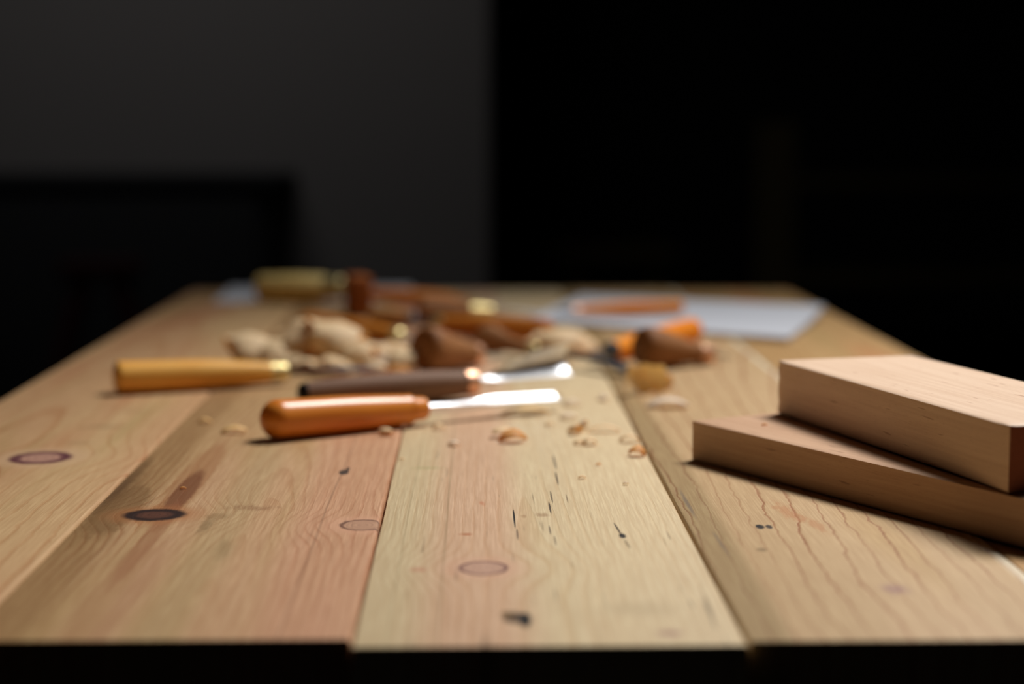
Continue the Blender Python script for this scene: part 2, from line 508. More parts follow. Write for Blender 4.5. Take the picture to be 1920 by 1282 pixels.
BLK = rgb(26, 18, 12)
mats = [
    plank_mat('pine_tan', rgb(206, 164, 120), [(rgb(212, 178, 130), 9, 1.2, .45, .65, .8), (rgb(190, 128, 88), 16, 1.5, .5, .7, .6),
              (rgb(176, 150, 92), 24, 1.1, .56, .7, .5)],
              -0.33, 85, rgb(214, 166, 122), 0.55,
              knots=[K(76, 858, 106, 21, rgb(186, 140, 118), rgb(98, 52, 56), rgb(208, 170, 134), 0.22)],
              marks=[MK(190, 800, 90, 10, rgb(150, 118, 80), .45, 0, 1.6), MK(150, 830, 60, 8, rgb(150, 118, 80), .35, 0, 1.6),
                     MK(250, 770, 80, 10, rgb(160, 122, 84), .3, 0, 1.4)],
              seed=1.3, depth=0.012, tilt=0.05, fibre=0.3, warp=0.018, ringpos=(0.7, 0.93), wob=0.004),
    plank_mat('pine_red_streaked', rgb(202, 166, 120), [(rgb(212, 170, 134), 18, 1.0, .5, .66, .6), (rgb(188, 156, 104), 26, 1.4, .52, .66, .5)],
              -0.125, 170, rgb(208, 164, 122), 0.6,
              knots=[K(290, 965, 104, 20, rgb(96, 58, 42), rgb(48, 28, 22), rgb(176, 112, 66), 0.3),
                     K(680, 984, 84, 20, rgb(186, 142, 112), rgb(112, 74, 54), rgb(212, 160, 128), 0.10)],
              marks=[(-0.1790, 1.15, 0.0100, 0.14, 0.0, rgb(156, 98, 58), .5, 0.5), (-0.1780, 1.11, 0.0065, 0.07, 0.0, rgb(112, 62, 34), .75, 0.4),
                     (-0.1765, 0.98, 0.005, 0.10, 0.0, rgb(150, 92, 60), .5, 0.5), (-0.172, 0.86, 0.012, 0.12, 0.0, rgb(166, 114, 80), .3, 0.5),
                     (-0.219, 1.12, 0.0045, 0.11, 0.0, rgb(74, 48, 28), .85, 0.9), (-0.207, 1.06, 0.012, 0.07, 0.0, rgb(120, 86, 50), .6, 0.8),
                     MK(470, 952, 90, 12, rgb(142, 100, 66), .6, 0, 2.6), MK(385, 985, 26, 40, rgb(120, 96, 62), .5, 0, 2.2),
                     MK(228, 920, 60, 110, rgb(118, 84, 48), .55, 0.0, 1.0), MK(150, 990, 70, 110, rgb(140, 104, 62), .45, 0.0, 1.0),
                     MK(262, 878, 34, 60, rgb(126, 92, 54), .5, 0.0, 1.0),
                     MK(645, 885, 18, 9, rgb(44, 34, 28), .95, 0, .8), MK(652, 880, 7, 8, rgb(44, 34, 28), .9, 0, .5),
                     MK(408, 968, 60, 12, rgb(128, 96, 58), .4, 0, 1.8), MK(420, 1030, 40, 50, rgb(134, 112, 74), .35, 0.06, 1.2),
                     MK(648, 982, 14, 14, rgb(70, 46, 34), .7, 0, .8)],
              bands=[(-0.100, -0.04, 0.012, rgb(212, 158, 128), .6), (-0.225, -0.196, 0.006, rgb(160, 122, 76), .6), (-0.15, -0.128, 0.008, rgb(190, 166, 120), .5),
                     (-0.0868, -0.0856, 0.0004, rgb(150, 112, 84), .5)], seed=4.2, depth=0.012, tilt=0.06, fibre=0.35, checks=0.3, warp=0.014, ringpos=(0.5, 0.93), wob=0.0025),
    plank_mat('pine_pale', rgb(222, 200, 160), [(rgb(218, 192, 150), 20, 1.1, .5, .66, .5), (rgb(228, 206, 164), 12, 1.4, .45, .6, .6)],
              0.03, 190, rgb(224, 192, 150), 0.3,
              knots=[K(906, 1063, 90, 25, rgb(204, 162, 136), rgb(120, 80, 74), rgb(220, 172, 142), 0.10)],
              marks=[MK(964, 1156, 42, 20, rgb(70, 48, 24), .9, 0, .8), MK(984, 1160, 24, 26, BLK, 1.0, 0, .5), MK(950, 1150, 24, 12, rgb(120, 90, 50), .7, 0, .7),
                     MK(1167, 1003, 12, 9, BLK, 1.0, 0, .8), MK(1158, 990, 4, 22, rgb(60, 44, 30), .9, 0.06, .4), MK(1176, 1018, 6, 16, rgb(110, 84, 52), .6, 0.05, .6),
                     MK(964, 970, 3.5, 34, BLK, 1.0, 0.0, .3), MK(970, 1000, 3.0, 20, rgb(70, 48, 36), .9, 0.0, .3),
                     MK(1040, 865, 3.2, 26, rgb(60, 44, 32), .9, 0, .3), MK(1044, 895, 3.4, 24, rgb(60, 44, 32), .9, 0, .3),
                     MK(1034, 930, 3.2, 22, rgb(66, 48, 34), .8, 0, .3), MK(1031, 950, 3.6, 22, rgb(60, 44, 32), .9, 0, .3),
                     MK(1031, 992, 3.2, 16, rgb(80, 58, 42), .8, 0, .3), MK(1041, 1012, 3.2, 18, rgb(90, 66, 48), .7, 0.0, .3),
                     MK(1063, 933, 2.5, 16, rgb(100, 76, 52), .7, 0, .3),
                     MK(874, 1000, 26, 6, rgb(178, 104, 62), .8, 0, 1.2), MK(904, 942, 14, 10, rgb(196, 122, 84), .6, 0.1, 1.4),
                     MK(1015, 964, 26, 9, rgb(150, 108, 70), .6, 0, 1.8), MK(982, 966, 14, 7, rgb(160, 118, 78), .5, 0, 1.6),
                     MK(1256, 1185, 56, 15, rgb(146, 96, 88), .65, 0, 1.0), MK(784, 1066, 44, 10, rgb(196, 132, 104), .6, 0, 1.2),
                     MK(800, 876, 70, 6, rgb(176, 162, 112), .6, 0, 1.2), MK(1200, 1140, 180, 36, rgb(188, 164, 126), .5, 0, 1.2)],
              bands=[(-0.06, -0.022, 0.008, rgb(218, 196, 154), .5), (-0.024, 0.024, 0.014, rgb(222, 178, 146), .75),
                     (-0.0161, -0.0150, 0.0004, rgb(160, 134, 96), .5), (-0.0385, -0.0378, 0.0004, rgb(150, 130, 90), .35)],
              seed=7.7, depth=0.02, tilt=0.01, fibre=0.28, checks=0.6, warp=0.006),
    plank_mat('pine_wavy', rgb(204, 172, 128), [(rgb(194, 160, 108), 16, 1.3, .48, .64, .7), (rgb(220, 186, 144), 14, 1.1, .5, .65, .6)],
              0.31, 80, rgb(188, 130, 84), 0.9,
              knots=[],
              marks=[MK(1425, 988, 16, 8, BLK, 1.0, 0, .8), MK(1442, 988, 12, 7, rgb(44, 32, 26), .95, 0, .8),
                     MK(1428, 1031, 26, 7, rgb(116, 92, 58), .75, 0, .9), MK(1678, 1105, 60, 22, rgb(150, 108, 104), .65, 0, 1.3),
                     MK(1476, 960, 40, 40, rgb(180, 116, 68), .6, 0.1, 2.4), MK(1530, 985, 30, 34, rgb(180, 116, 68), .5, 0.1, 2.4),
                     MK(1288, 943, 10, 60, rgb(104, 92, 84), .6, 0.0, 1.3), MK(1352, 1020, 9, 50, rgb(110, 96, 86), .5, 0.02, 1.2)],
              bands=[(0.10, 0.136, 0.005, rgb(166, 140, 96), .75), (0.266, 0.28, 0.0015, rgb(236, 222, 192), 1.0)],  # last band: pale strip along the right edge
              seed=2.9, depth=0.03, tilt=0.09, fibre=0.3, warp=0.022, ringpos=(0.84, 0.945), wob=0.0042),
    plank_mat('pine_orange', rgb(206, 168, 114), [(rgb(214, 156, 104), 10, 1.2, .5, .62, .8), (rgb(186, 160, 104), 18, 1.2, .5, .66, .6)],
              0.34, 170, rgb(214, 170, 124), 0.5, seed=6.1, depth=0.02, tilt=0.02),
]
rnd = random.Random(5)
for i in range(5):
    x0, x1 = SEAM[i] + 0.0006, SEAM[i + 1] - 0.0006
    top = [0.0, 0.0, -0.0004, 0.0002, -0.0008][i]
    y0 = NEAR[i]
    bm = bmesh.new()
    n = 60
    # plank body lofted along its length, edges eased, seam edge slightly wandering
    rings = []
    for k in range(n + 1):
        y = y0 + (FAR - y0) * k / n
        wl = 0.0005 * mnoise.noise((i * 7.1, y * 9, 0.0)); wr = 0.0005 * mnoise.noise((i * 7.1 + 3, y * 9, 0.0))
        e = 0.0016
        rr = 0.0055 if i == 3 else e
        pr = [(x0 + wl, -0.034), (x0 + wl, top - e), (x0 + wl + e * 0.3, top - e * 0.3), (x0 + wl + e, top),
              (x1 + wr - rr, top), (x1 + wr - e * 0.3, top - e * 0.5), (x1 + wr, top - e), (x1 + wr, -0.034)]
        skew = 0.0
        rings.append([bm.verts.new((a, y, b)) for a, b in pr])
    for A, B in zip(rings, rings[1:]):
        for j in range(8):
            bm.faces.new((A[j], A[(j + 1) % 8], B[(j + 1) % 8], B[j]))
    bm.faces.new(rings[0]); bm.faces.new(rings[-1])
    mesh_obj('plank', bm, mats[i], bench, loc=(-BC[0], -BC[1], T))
for sx in (-0.33, 0.33):
    for sy in (-0.78, 0.78):
        bm = bmesh.new(); box(bm, (sx - 0.035, sy - 0.035, 0), (sx + 0.035, sy + 0.035, T - 0.034)); bevel_all(bm, 0.003)
        mesh_obj('leg', bm, M['endgrain'], bench)
for sx in (-0.33, 0.33):
    bm = bmesh.new(); box(bm, (sx - 0.015, -0.744, T - 0.13), (sx + 0.015, 0.744, T - 0.0345)); mesh_obj('apron', bm, M['endgrain'], bench, smooth=False)
for sy in (-0.78, 0.78):
    bm = bmesh.new(); box(bm, (-0.294, sy - 0.015, T - 0.13), (0.294, sy + 0.015, T - 0.0345)); mesh_obj('apron', bm, M['endgrain'], bench, smooth=False)

# ------------------------------------------------------------------ two planed wooden blocks
def wood_block(label, corner, ang, L, Wd, Tk, z, mat, chipped, seed):
    """corner = far left bottom corner; length runs towards the viewer, width to the right"""
    o_rot = (0, 0, ang)
    bm = bmesh.new()
    verts = box(bm, (0, -L, 0), (Wd, 0, Tk))
    bmesh.ops.subdivide_edges(bm, edges=list(bm.edges), cuts=40, use_grid_fill=True)
    r = random.Random(seed)
    for v in bm.verts:
        e = [abs(v.co.x) < 1e-6 or abs(v.co.x - Wd) < 1e-6, abs(v.co.y) < 1e-6 or abs(v.co.y + L) < 1e-6, abs(v.co.z) < 1e-6 or abs(v.co.z - Tk) < 1e-6]
        if sum(e) >= 2:   # eased arrises
            cx, cy, cz = Wd / 2, -L / 2, Tk / 2
            d = Vector(((cx - v.co.x) if e[0] else 0, (cy - v.co.y) if e[1] else 0, (cz - v.co.z) if e[2] else 0))
            d = Vector([math.copysign(1, c) if abs(c) > 1e-6 else 0 for c in d])
            v.co += d * 0.0005
        if chipped and abs(v.co.y) < 0.001 and v.co.x < 0.002:     # torn saw-cut corner edge
            v.co.x += abs(mnoise.noise((3.3, 0.1, v.co.z * 260))) * 0.0014
            v.co.y -= abs(mnoise.noise((8.3, 0.1, v.co.z * 300))) * 0.0022
    o = mesh_obj('wood_block', bm, mat, loc=(corner[0], corner[1], T + z))
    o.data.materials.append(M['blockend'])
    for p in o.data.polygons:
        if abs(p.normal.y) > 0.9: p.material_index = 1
    o.rotation_euler = o_rot
    tag(o, label, 'wood block')
    return o


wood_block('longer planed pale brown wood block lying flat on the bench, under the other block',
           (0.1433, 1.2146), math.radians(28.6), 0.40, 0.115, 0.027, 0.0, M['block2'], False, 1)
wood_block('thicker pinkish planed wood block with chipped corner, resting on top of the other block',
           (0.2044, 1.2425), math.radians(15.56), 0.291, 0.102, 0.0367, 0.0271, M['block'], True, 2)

# ------------------------------------------------------------------ carving tools
def tool(name, label, cat, p0, p1, handle, hmat, ferrule=None, fmat=None, blade=None, bmat=None, tipz=0.0015, butt=None, marks=False, L=None, z=0.0, group=None):
    """p0: contact point of the butt, p1: point under the tip. handle/ferrule: (x, r) profiles, blade: loft sections"""
    d = Vector((p1.x - p0.x, p1.y - p0.y)); Lx = L or d.length
    prof = list(handle) + (list(ferrule) if ferrule else [])
    # resting pose: lowest line over the profile that still carries the centre of mass
    hull = [(x, r) for x, r in prof if r > 0] + [(Lx, tipz)]
    xc = 0.5 * handle[-1][0]
    best = None
    for i in range(len(hull)):
        for j in range(i + 1, len(hull)):
            (xa, ra), (xb, rb_) = hull[i], hull[j]
            if not (xa <= xc <= xb): continue
            s_ = (ra - rb_) / (xb - xa); a_ = ra + s_ * xa
            if all(a_ - s_ * x >= r - 1e-7 for x, r in hull):
                if best is None or a_ - s_ * xc < best[0]: best = (a_ - s_ * xc, s_, a_)
    s, h0 = best[1], best[2]
    yaw = math.atan2(d.y, d.x)
    root = empty(name, (p0.x, p0.y, T + z + h0 + 0.0002), (0, math.atan(s), yaw))
    root.rotation_mode = 'XYZ'
    tag(root, label, cat, group)
    bm = bmesh.new(); lathe(bm, handle); mesh_obj('handle', bm, hmat, root)
    if butt:
        bm = bmesh.new(); lathe(bm, butt); tag(mesh_obj('end_cap', bm, M['black'], root), 'black butt end')
    if ferrule:
        bm = bmesh.new(); lathe(bm, ferrule); mesh_obj('ferrule', bm, fmat, root)
    if blade:
        bm = bmesh.new(); loft(bm, blade); mesh_obj('blade', bm, bmat, root, sharp=50)
    return root


def round_handle(L, rb, rm, re, cap=0.45, neck=None):
    """domed butt, gentle belly, tapering towards the ferrule"""
    pts = [(0.0, 0.0)]
    k = rb * cap
    for i in range(1, 9):
        a = math.pi / 2 * i / 8
        pts.append((k - k * math.cos(a), rb * math.sin(a)))
    body = smooth_profile([(k, rb), (L * 0.3, (rb + rm) / 2), (L * 0.55, rm), (L * 0.8, (rm + re) / 2), (L - 0.001, re)], 6)
    pts += body[1:] + [(L, re - 0.0008)]
    return pts


# A: front orange handle with bright steel blade
p0, p1 = at(492, 828), at(1046, 768)
LA = (p1 - p0).length
hA = round_handle(0.128, 0.0142, 0.0134, 0.0105, 0.9)
hA = [q for q in hA if q[0] < 0.122] + [(0.1225, 0.0112), (0.1235, 0.0094), (0.125, 0.0092), (0.133, 0.0088), (0.1355, 0.0082), (0.136, 0.007)]
tool('carving_chisel', 'glossy orange handled chisel with bright steel blade, nearest tool on the bench', 'chisel', p0, p1, hA, M['orange'],
     blade=[(0.130, .0034, .0064, -.001, 0, .1), (0.145, .0034, .006, -.001, 0, .1), (0.160, .0036, .005, -.001, 0, .15), (0.182, .0046, .0036, .0006, 0, .25),
            (0.196, .0060, .003, .0012, .0006, .4), (0.206, .0064, .0026, .0016, 0.0008, .4), (LA, .0066, .0012, .0016, 0.0006, .4)], bmat=M['steel'])

# B: grey walnut handle, copper ferrule, fishtail gouge
p0, p1 = at(558, 766), at(1064, 737)
LB = (p1 - p0).length
hB = smooth_profile([(0.006, 0.0088), (0.02, 0.0100), (0.05, 0.0118), (0.08, 0.0124), (0.11, 0.0122), (0.13, 0.0112), (0.141, 0.0102)], 6)
rl = math.radians(66)
gB = tool('fishtail_gouge', 'grey walnut handled gouge with copper ferrule and flared blade, behind the nearest chisel', 'gouge', p0, p1, hB, M['walnut'],
     ferrule=[(0.1405, 0.0098), (0.141, 0.0108), (0.150, 0.0106), (0.1512, 0.0098)], fmat=M['copper'],
     blade=[(0.149, .0032, .0062, 0, 0, 0), (0.158, .0036, .0062, 0, 0, rl * .3), (0.168, .005, .003, .002, .003, rl * .8), (0.182, .0078, .0022, .005, .0065, rl),
            (0.200, .0112, .0018, .008, .0095, rl), (0.215, .0128, .0014, .0095, .0110, rl), (LB, .0136, .0009, .010, .0118, rl)], bmat=M['steel'],
     butt=[(0.0, 0.0), (0.0006, 0.004), (0.002, 0.0068), (0.004, 0.0082), (0.0062, 0.0089), (0.0075, 0.0089)], tipz=0.003)  # domed cap over the butt, coloured plain black
# stamped lettering, too blurred to read: five small dark stamps along the handle
bm = bmesh.new()
for i in range(5):
    x = 0.066 + i * 0.0078
    r = 0.0122
    for (dx0, dx1, a0, a1) in ((0, .0012, -28, 6), (.0032, .0044, -28, 6), (.0012, .0032, -14 + 6 * (i % 3), -8 + 6 * (i % 3))):
        v = []
        for (xx, aa) in ((dx0, a0), (dx1, a0), (dx1, a1), (dx0, a1)):
            a = math.radians(180 + 0) + math.radians(-aa)
            for rr_ in (r - 0.0002, r + 0.0003):
                v.append(bm.verts.new((x + xx, rr_ * math.cos(a), -rr_ * math.sin(a) * -1)))
        for f in ((0, 2, 4, 6), (1, 3, 5, 7), (0, 1, 3, 2), (2, 3, 5, 4), (4, 5, 7, 6), (6, 7, 1, 0)):
            bm.faces.new([v[q] for q in f])
stamp = mesh_obj('stamped_mark', bm, plain('branded_mark', rgb(66, 48, 40), 0.8), gB, smooth=False)

# C: amber handle with brass ferrule and thin dark blade, left
p0, p1 = at(213, 739), at(720, 712)
LC = (p1 - p0).length
hC = round_handle(0.134, 0.0134, 0.0126, 0.0088, 0.35)
tool('carving_knife', 'amber handled carving tool with double brass ferrule, leftmost on the bench', 'carving tool', p0, p1, hC, M['amber'],
     ferrule=[(0.1335, 0.0082), (0.134, 0.0088), (0.1395, 0.0086), (0.1400, 0.0078), (0.1412, 0.0078), (0.1416, 0.0086), (0.1475, 0.0080), (0.1495, 0.006)], fmat=M['brass'],
     blade=[(0.147, .0022, .004, 0, 0, 0), (0.165, .002, .003, 0, 0, 0), (0.185, .0032, .002, .0003, 0, .2), (0.205, .0042, .0014, .0003, 0, .3), (LC, .0012, .0006, 0, 0, .3)], bmat=M['darksteel'])

# D: orange brown handle behind the shavings, brass ferrule towards the viewer
p0, p1 = at(572, 628), at(850, 676)
tool('carving_gouge', 'orange brown handled gouge half hidden behind the big shavings', 'gouge', p0, p1,
     round_handle(0.175, 0.0125, 0.0128, 0.0105, 0.6), M['deep'],
     ferrule=[(0.1745, .0092), (0.175, .0098), (0.184, .0094), (0.187, .007)], fmat=M['brass'],
     blade=[(0.185, .003, .005, 0, 0, 0), (0.21, .003, .004, 0, 0, 0), (0.235, .006, .002, .001, 0, 0), (0.26, .006, .001, .001, 0, 0)], bmat=M['steel'], L=0.262)

# E: big brown palm handle
p0, p1 = at(789, 700), at(1020, 672)
hE = smooth_profile([(0.0, 0.0), (0.0008, 0.012), (0.003, 0.0185), (0.009, 0.0210), (0.018, 0.0200), (0.032, 0.0168), (0.048, 0.0132), (0.063, 0.0112)], 6)
tool('palm_gouge', 'thick brown bulbous handled tool standing out behind the grey walnut gouge', 'gouge', p0, p1, hE, M['brown'],
     ferrule=[(0.0625, 0.0102), (0.063, 0.0108), (0.072, 0.0100), (0.0735, 0.009)], fmat=M['copper'],
     blade=[(0.072, .0036, .006, 0, 0, 0), (0.09, .0036, .005, 0, 0, 0), (0.11, .005, .003, .001, 0, 0), (0.125, .006, .0014, .002, 0, 0)], bmat=M['steel'], L=0.126)

# F: long red-brown handle behind E
p0, p1 = at(1034, 645), at(700, 622)
tool('carving_chisel', 'red-brown turned handle lying behind the thick bulbous handled tool', 'chisel', p0, p1,
     round_handle(0.132, 0.0125, 0.0125, 0.0098, 0.35), M['deep'],
     ferrule=[(0.1315, .0088), (0.132, .0094), (0.141, .009), (0.142, .008)], fmat=M['brass'],
     blade=[(0.14, .003, .005, 0, 0, 0), (0.16, .003, .004, 0, 0, 0), (0.176, .0055, .002, .001, 0, 0)], bmat=M['darksteel'], L=0.178)

# G: curved brown tool with long dark bent blade
p0, p1 = at(906, 662), at(1190, 708)
LG = (p1 - p0).length
hG = smooth_profile([(0.0, 0.0), (0.0010, 0.008), (0.004, 0.0132), (0.010, 0.0150), (0.02, 0.0132), (0.04, 0.0086), (0.06, 0.0072), (0.078, 0.0062)], 6)
tool('bent_gouge', 'slim pinkish brown handled tool whose long dark bent blade reaches right', 'gouge', p0, p1, hG, M['brown'],
     ferrule=[(0.0775, 0.0058), (0.078, 0.0063), (0.085, 0.006), (0.086, 0.0052)], fmat=M['brass'],
     blade=[(0.085, .0026, .005, 0, 0, 0), (0.11, .0030, .005, 0, .001, 0), (0.14, .0040, .0045, .001, .003, 0), (0.17, .0060, .003, .002, .004, 0),
            (LG - 0.03, .0078, .0024, .003, .003, 0), (LG, .0075, .001, .003, 0, 0)], bmat=M['darksteel'], tipz=0.003)

# I: second palm handle right
p0, p1 = at(1197, 692), at(1440, 676)
hI = smooth_profile([(0.0, 0.0), (0.0008, 0.011), (0.003, 0.0170), (0.009, 0.0192), (0.020, 0.0184), (0.036, 0.0150), (0.052, 0.0112), (0.066, 0.0094)], 6)
tool('palm_gouge', 'rounded walnut handled tool with copper ferrule, rightmost of the tools', 'gouge', p0, p1, hI, M['brown'],
     ferrule=[(0.0655, 0.0088), (0.066, 0.0095), (0.078, 0.0090), (0.0795, 0.008)], fmat=M['copper'],
     blade=[(0.078, .003, .005, 0, 0, 0), (0.09, .003, .004, 0, 0, 0), (0.10, .0042, .002, .001, 0, 0)], bmat=M['steel'], L=0.102)

# J: bright orange handle crossing behind I
p0, p1 = at(1300, 642), at(1052, 702)
tool('carving_chisel', 'bright orange handle lying crosswise behind the rounded walnut handled tool', 'chisel', p0, p1,
     round_handle(0.185, 0.0125, 0.0120, 0.0085, 0.4), M['vivid'],
     ferrule=[(0.1845, .0076), (0.185, .0082), (0.192, .0078), (0.193, .0066)], fmat=M['darksteel'],
     blade=[(0.192, .003, .005, 0, 0, 0), (0.20, .003, .004, 0, 0, 0), (0.212, .005, .002, .001, 0, 0), (0.222, .005, .001, .001, 0, 0)], bmat=M['darksteel'], L=0.224)

# H: small mallet at the back
pm = at(672, 592)
mal = empty('wooden_mallet', (pm.x, pm.y, T + 0.0002), (0, 0, math.radians(14)))
tag(mal, 'small rust brown wooden mallet lying at the back beside the pale yellow handle', 'mallet')
bm = bmesh.new(); box(bm, (-0.0135, -0.021, 0), (0.0135, 0.021, 0.048)); bevel_all(bm, 0.004, 3); mesh_obj('head', bm, M['rust'], mal)
bm = bmesh.new(); lathe(bm, smooth_profile([(0.010, 0.006), (0.03, 0.0075), (0.06, 0.0095), (0.09, 0.0098), (0.112, 0.0092), (0.118, 0.006)], 5))
h = mesh_obj('handle', bm, M['deep'], mal, loc=(0, 0, 0.027)); h.rotation_euler = (0, math.radians(6), 0)

# L: tan handle in front of the mallet, M: dark brown handle with brass ferrule and steel blade
p0, p1 = at(695, 607), at(930, 627)
tool('carving_chisel', 'short tan handle lying in front of the small wooden mallet', 'chisel', p0, p1,
     round_handle(0.058, 0.0088, 0.0092, 0.0072, 0.4), M['tan'],
     ferrule=[(0.0575, .0062), (0.058, .0068), (0.066, .0064), (0.067, .0055)], fmat=M['darksteel'],
     blade=[(0.065, .002, .004, 0, 0, 0), (0.08, .002, .003, 0, 0, 0), (0.092, .004, .001, .001, 0, 0)], bmat=M['darksteel'], L=0.094)
p0, p1 = at(782, 606), at(1016, 602)
tool('carving_chisel', 'dark brown handled chisel with brass ferrule and blade pointing at the paper', 'chisel', p0, p1,
     round_handle(0.062, 0.0150, 0.0135, 0.0105, 0.5), M['brown'],
     ferrule=[(0.0615, .0092), (0.062, .0100), (0.086, .0088), (0.0875, .007)], fmat=M['brass'],
     blade=[(0.086, .0034, .007, 0, 0, 0), (0.10, .0034, .007, 0, 0, 0), (0.115, .007, .004, .0015, 0, 0), (0.142, .008, .0012, .0015, 0, 0)], bmat=M['steel'], L=0.143)
p0, p1 = at(800, 585), at(900, 590)
tool('carving_chisel', 'orange brown handle at the very back behind the dark brown handled chisel', 'chisel', p0, p1,
     round_handle(0.058, 0.0098, 0.0105, 0.0082, 0.5), M['deep'],
     ferrule=[(0.0575, .0072), (0.058, .0078), (0.07, .0072), (0.071, .006)], fmat=M['brass'],
     blade=[(0.069, .002, .004, 0, 0, 0), (0.085, .002, .003, 0, 0, 0), (0.10, .005, .001, .001, 0, 0)], bmat=M['steel'], L=0.102)

# N: pale yellow thick handle at the back left
p0, p1 = at(486, 566), at(720, 572)
tool('carving_chisel', 'thick pale yellow handle lying on the far white sheet', 'chisel', p0, p1,
     [(0, 0), (0.0005, 0.0150), (0.003, 0.0166), (0.05, 0.0176), (0.088, 0.0168), (0.09, 0.0155)], M['pale'],
     ferrule=[(0.0895, .0150), (0.09, .0156), (0.112, .0148), (0.114, .013)], fmat=M['brass'],
     blade=[(0.112, .005, .006, 0, 0, 0), (0.128, .005, .005, 0, 0, 0), (0.15, .010, .002, .001, 0, 0)], bmat=M['darksteel'], z=0.0012, L=0.152)

# far sheet of white paper under it
def sheet(name, label, cat, corners, mat, thick, lift, n=24):
    A, B, C_, D = [Vector((c.x, c.y)) for c in corners]      # near-left, near-right, far-right, far-left
    bm = bmesh.new()
    g = []
    for j in range(n + 1):
        row = []
        for i in range(n + 1):
            s, t = i / n, j / n
            p = (A * (1 - s) + B * s) * (1 - t) + (D * (1 - s) + C_ * s) * t
            row.append(bm.verts.new((p.x, p.y, lift(s, t) + thick)))
        g.append(row)
    lo = [[bm.verts.new((v.co.x, v.co.y, v.co.z - thick)) for v in row] for row in g]
    for j in range(n):
        for i in range(n):
            bm.faces.new((g[j][i], g[j][i + 1], g[j + 1][i + 1], g[j + 1][i]))
            bm.faces.new((lo[j][i], lo[j + 1][i], lo[j + 1][i + 1], lo[j][i + 1]))
    for i in range(n):
        bm.faces.new((g[0][i], g[0][i + 1], lo[0][i + 1], lo[0][i])); bm.faces.new((g[n][i], g[n][i + 1], lo[n][i + 1], lo[n][i]))
        bm.faces.new((g[i][0], g[i + 1][0], lo[i + 1][0], lo[i][0])); bm.faces.new((g[i][n], g[i + 1][n], lo[i + 1][n], lo[i][n]))
    o = mesh_obj(name, bm, mat, loc=(0, 0, T + 0.0003))
    tag(o, label, cat)
    return o


sheet('paper_sheet', 'white sheet of paper at the far left end of the bench', 'paper',
      (at(398, 568), at(800, 566), at(770, 541), at(432, 541)), M['paper'], 0.0006, lambda s, t: 0.007 * max(0, t - 0.55) ** 1.5 * (1 + s))
sheet('paper_pad', 'thick pad of white paper with a lifted corner, at the far right of the bench', 'paper',
      (at(985, 606), at(1478, 641), at(1545, 592), at(1090, 562)), M['paper'], 0.0045,
      lambda s, t: 0.012 * max(0, t - 0.5) ** 1.4 * (0.4 + s) + 0.006 * max(0, s - 0.8) * t)

# O: slim orange handle on the pad
p0, p1 = at(1280, 588, 0.006), at(1040, 598, 0.005)
tool('carving_knife', 'slim bright orange handled knife lying on the white paper pad', 'knife', p0, p1,
     round_handle(0.128, 0.0072, 0.0078, 0.0052, 0.4), M['vivid'],
     ferrule=[(0.1275, .0046), (0.128, .0052), (0.136, .0048), (0.137, .004)], fmat=M['copper'],
     blade=[(0.135, .002, .003, 0, 0, 0), (0.145, .004, .0014, 0, 0, .6), (0.158, .001, .0006, 0, 0, .6)], bmat=M['darksteel'], z=0.0060, L=0.16)

# ------------------------------------------------------------------ shavings and chips
def curl_mesh(L, w, r0, r1, turns, twist, taper, seed, th=0.0004, crumple=0.0):
    """a ribbon rolled into a loose coil about local y, with wandering edges"""
    rn = random.Random(seed)
    n = max(12, int(turns * 26)); m = 5
    bm = bmesh.new()
    rows = []
    ph = rn.uniform(0, 10)
    a = -math.pi * turns
    x = z = 0.0
    ds = L / n
    for i in range(n + 1):
        t = i / n
        r = r0 + (r1 - r0) * t
        ww = w * (1 - taper * abs(2 * t - 1) ** 2) * (0.85 + 0.3 * mnoise.noise((ph, t * 4, 0)))
        off = twist * t
        row = []
        for j in range(m + 1):
            s = j / m - 0.5
            nx, nz = -math.sin(a), math.cos(a)
            cup = 0.10 * w * (s * s * 4)
            jag = 0.03 * w * mnoise.noise((ph + j, t * 14, 1.0)) + crumple * mnoise.noise((ph + j * .55, t * 5, 4.0))
            row.append((Vector((x + nx * (cup + jag * .5), ww * s + off + jag, z + nz * (cup + jag * .5))), Vector((nx, 0, nz))))
        rows.append(row)
        x += math.cos(a) * ds; z += math.sin(a) * ds
        a += (turns * 2 * math.pi / n) * (r0 / max(r, 1e-5)) * 1.0
    top = [[bm.verts.new(p + q * th / 2) for p, q in row] for row in rows]
    bot = [[bm.verts.new(p - q * th / 2) for p, q in row] for row in rows]
    for i in range(n):
        for j in range(m):
            bm.faces.new((top[i][j], top[i][j + 1], top[i + 1][j + 1], top[i + 1][j]))
            bm.faces.new((bot[i][j], bot[i + 1][j], bot[i + 1][j + 1], bot[i][j + 1]))
        bm.faces.new((top[i][0], top[i + 1][0], bot[i + 1][0], bot[i][0]))
        bm.faces.new((top[i][m], bot[i][m], bot[i + 1][m], top[i + 1][m]))
    for j in range(m):
        bm.faces.new((top[0][j], bot[0][j], bot[0][j + 1], top[0][j + 1]))
        bm.faces.new((top[n][j], top[n][j + 1], bot[n][j + 1], bot[n][j]))
    return bm


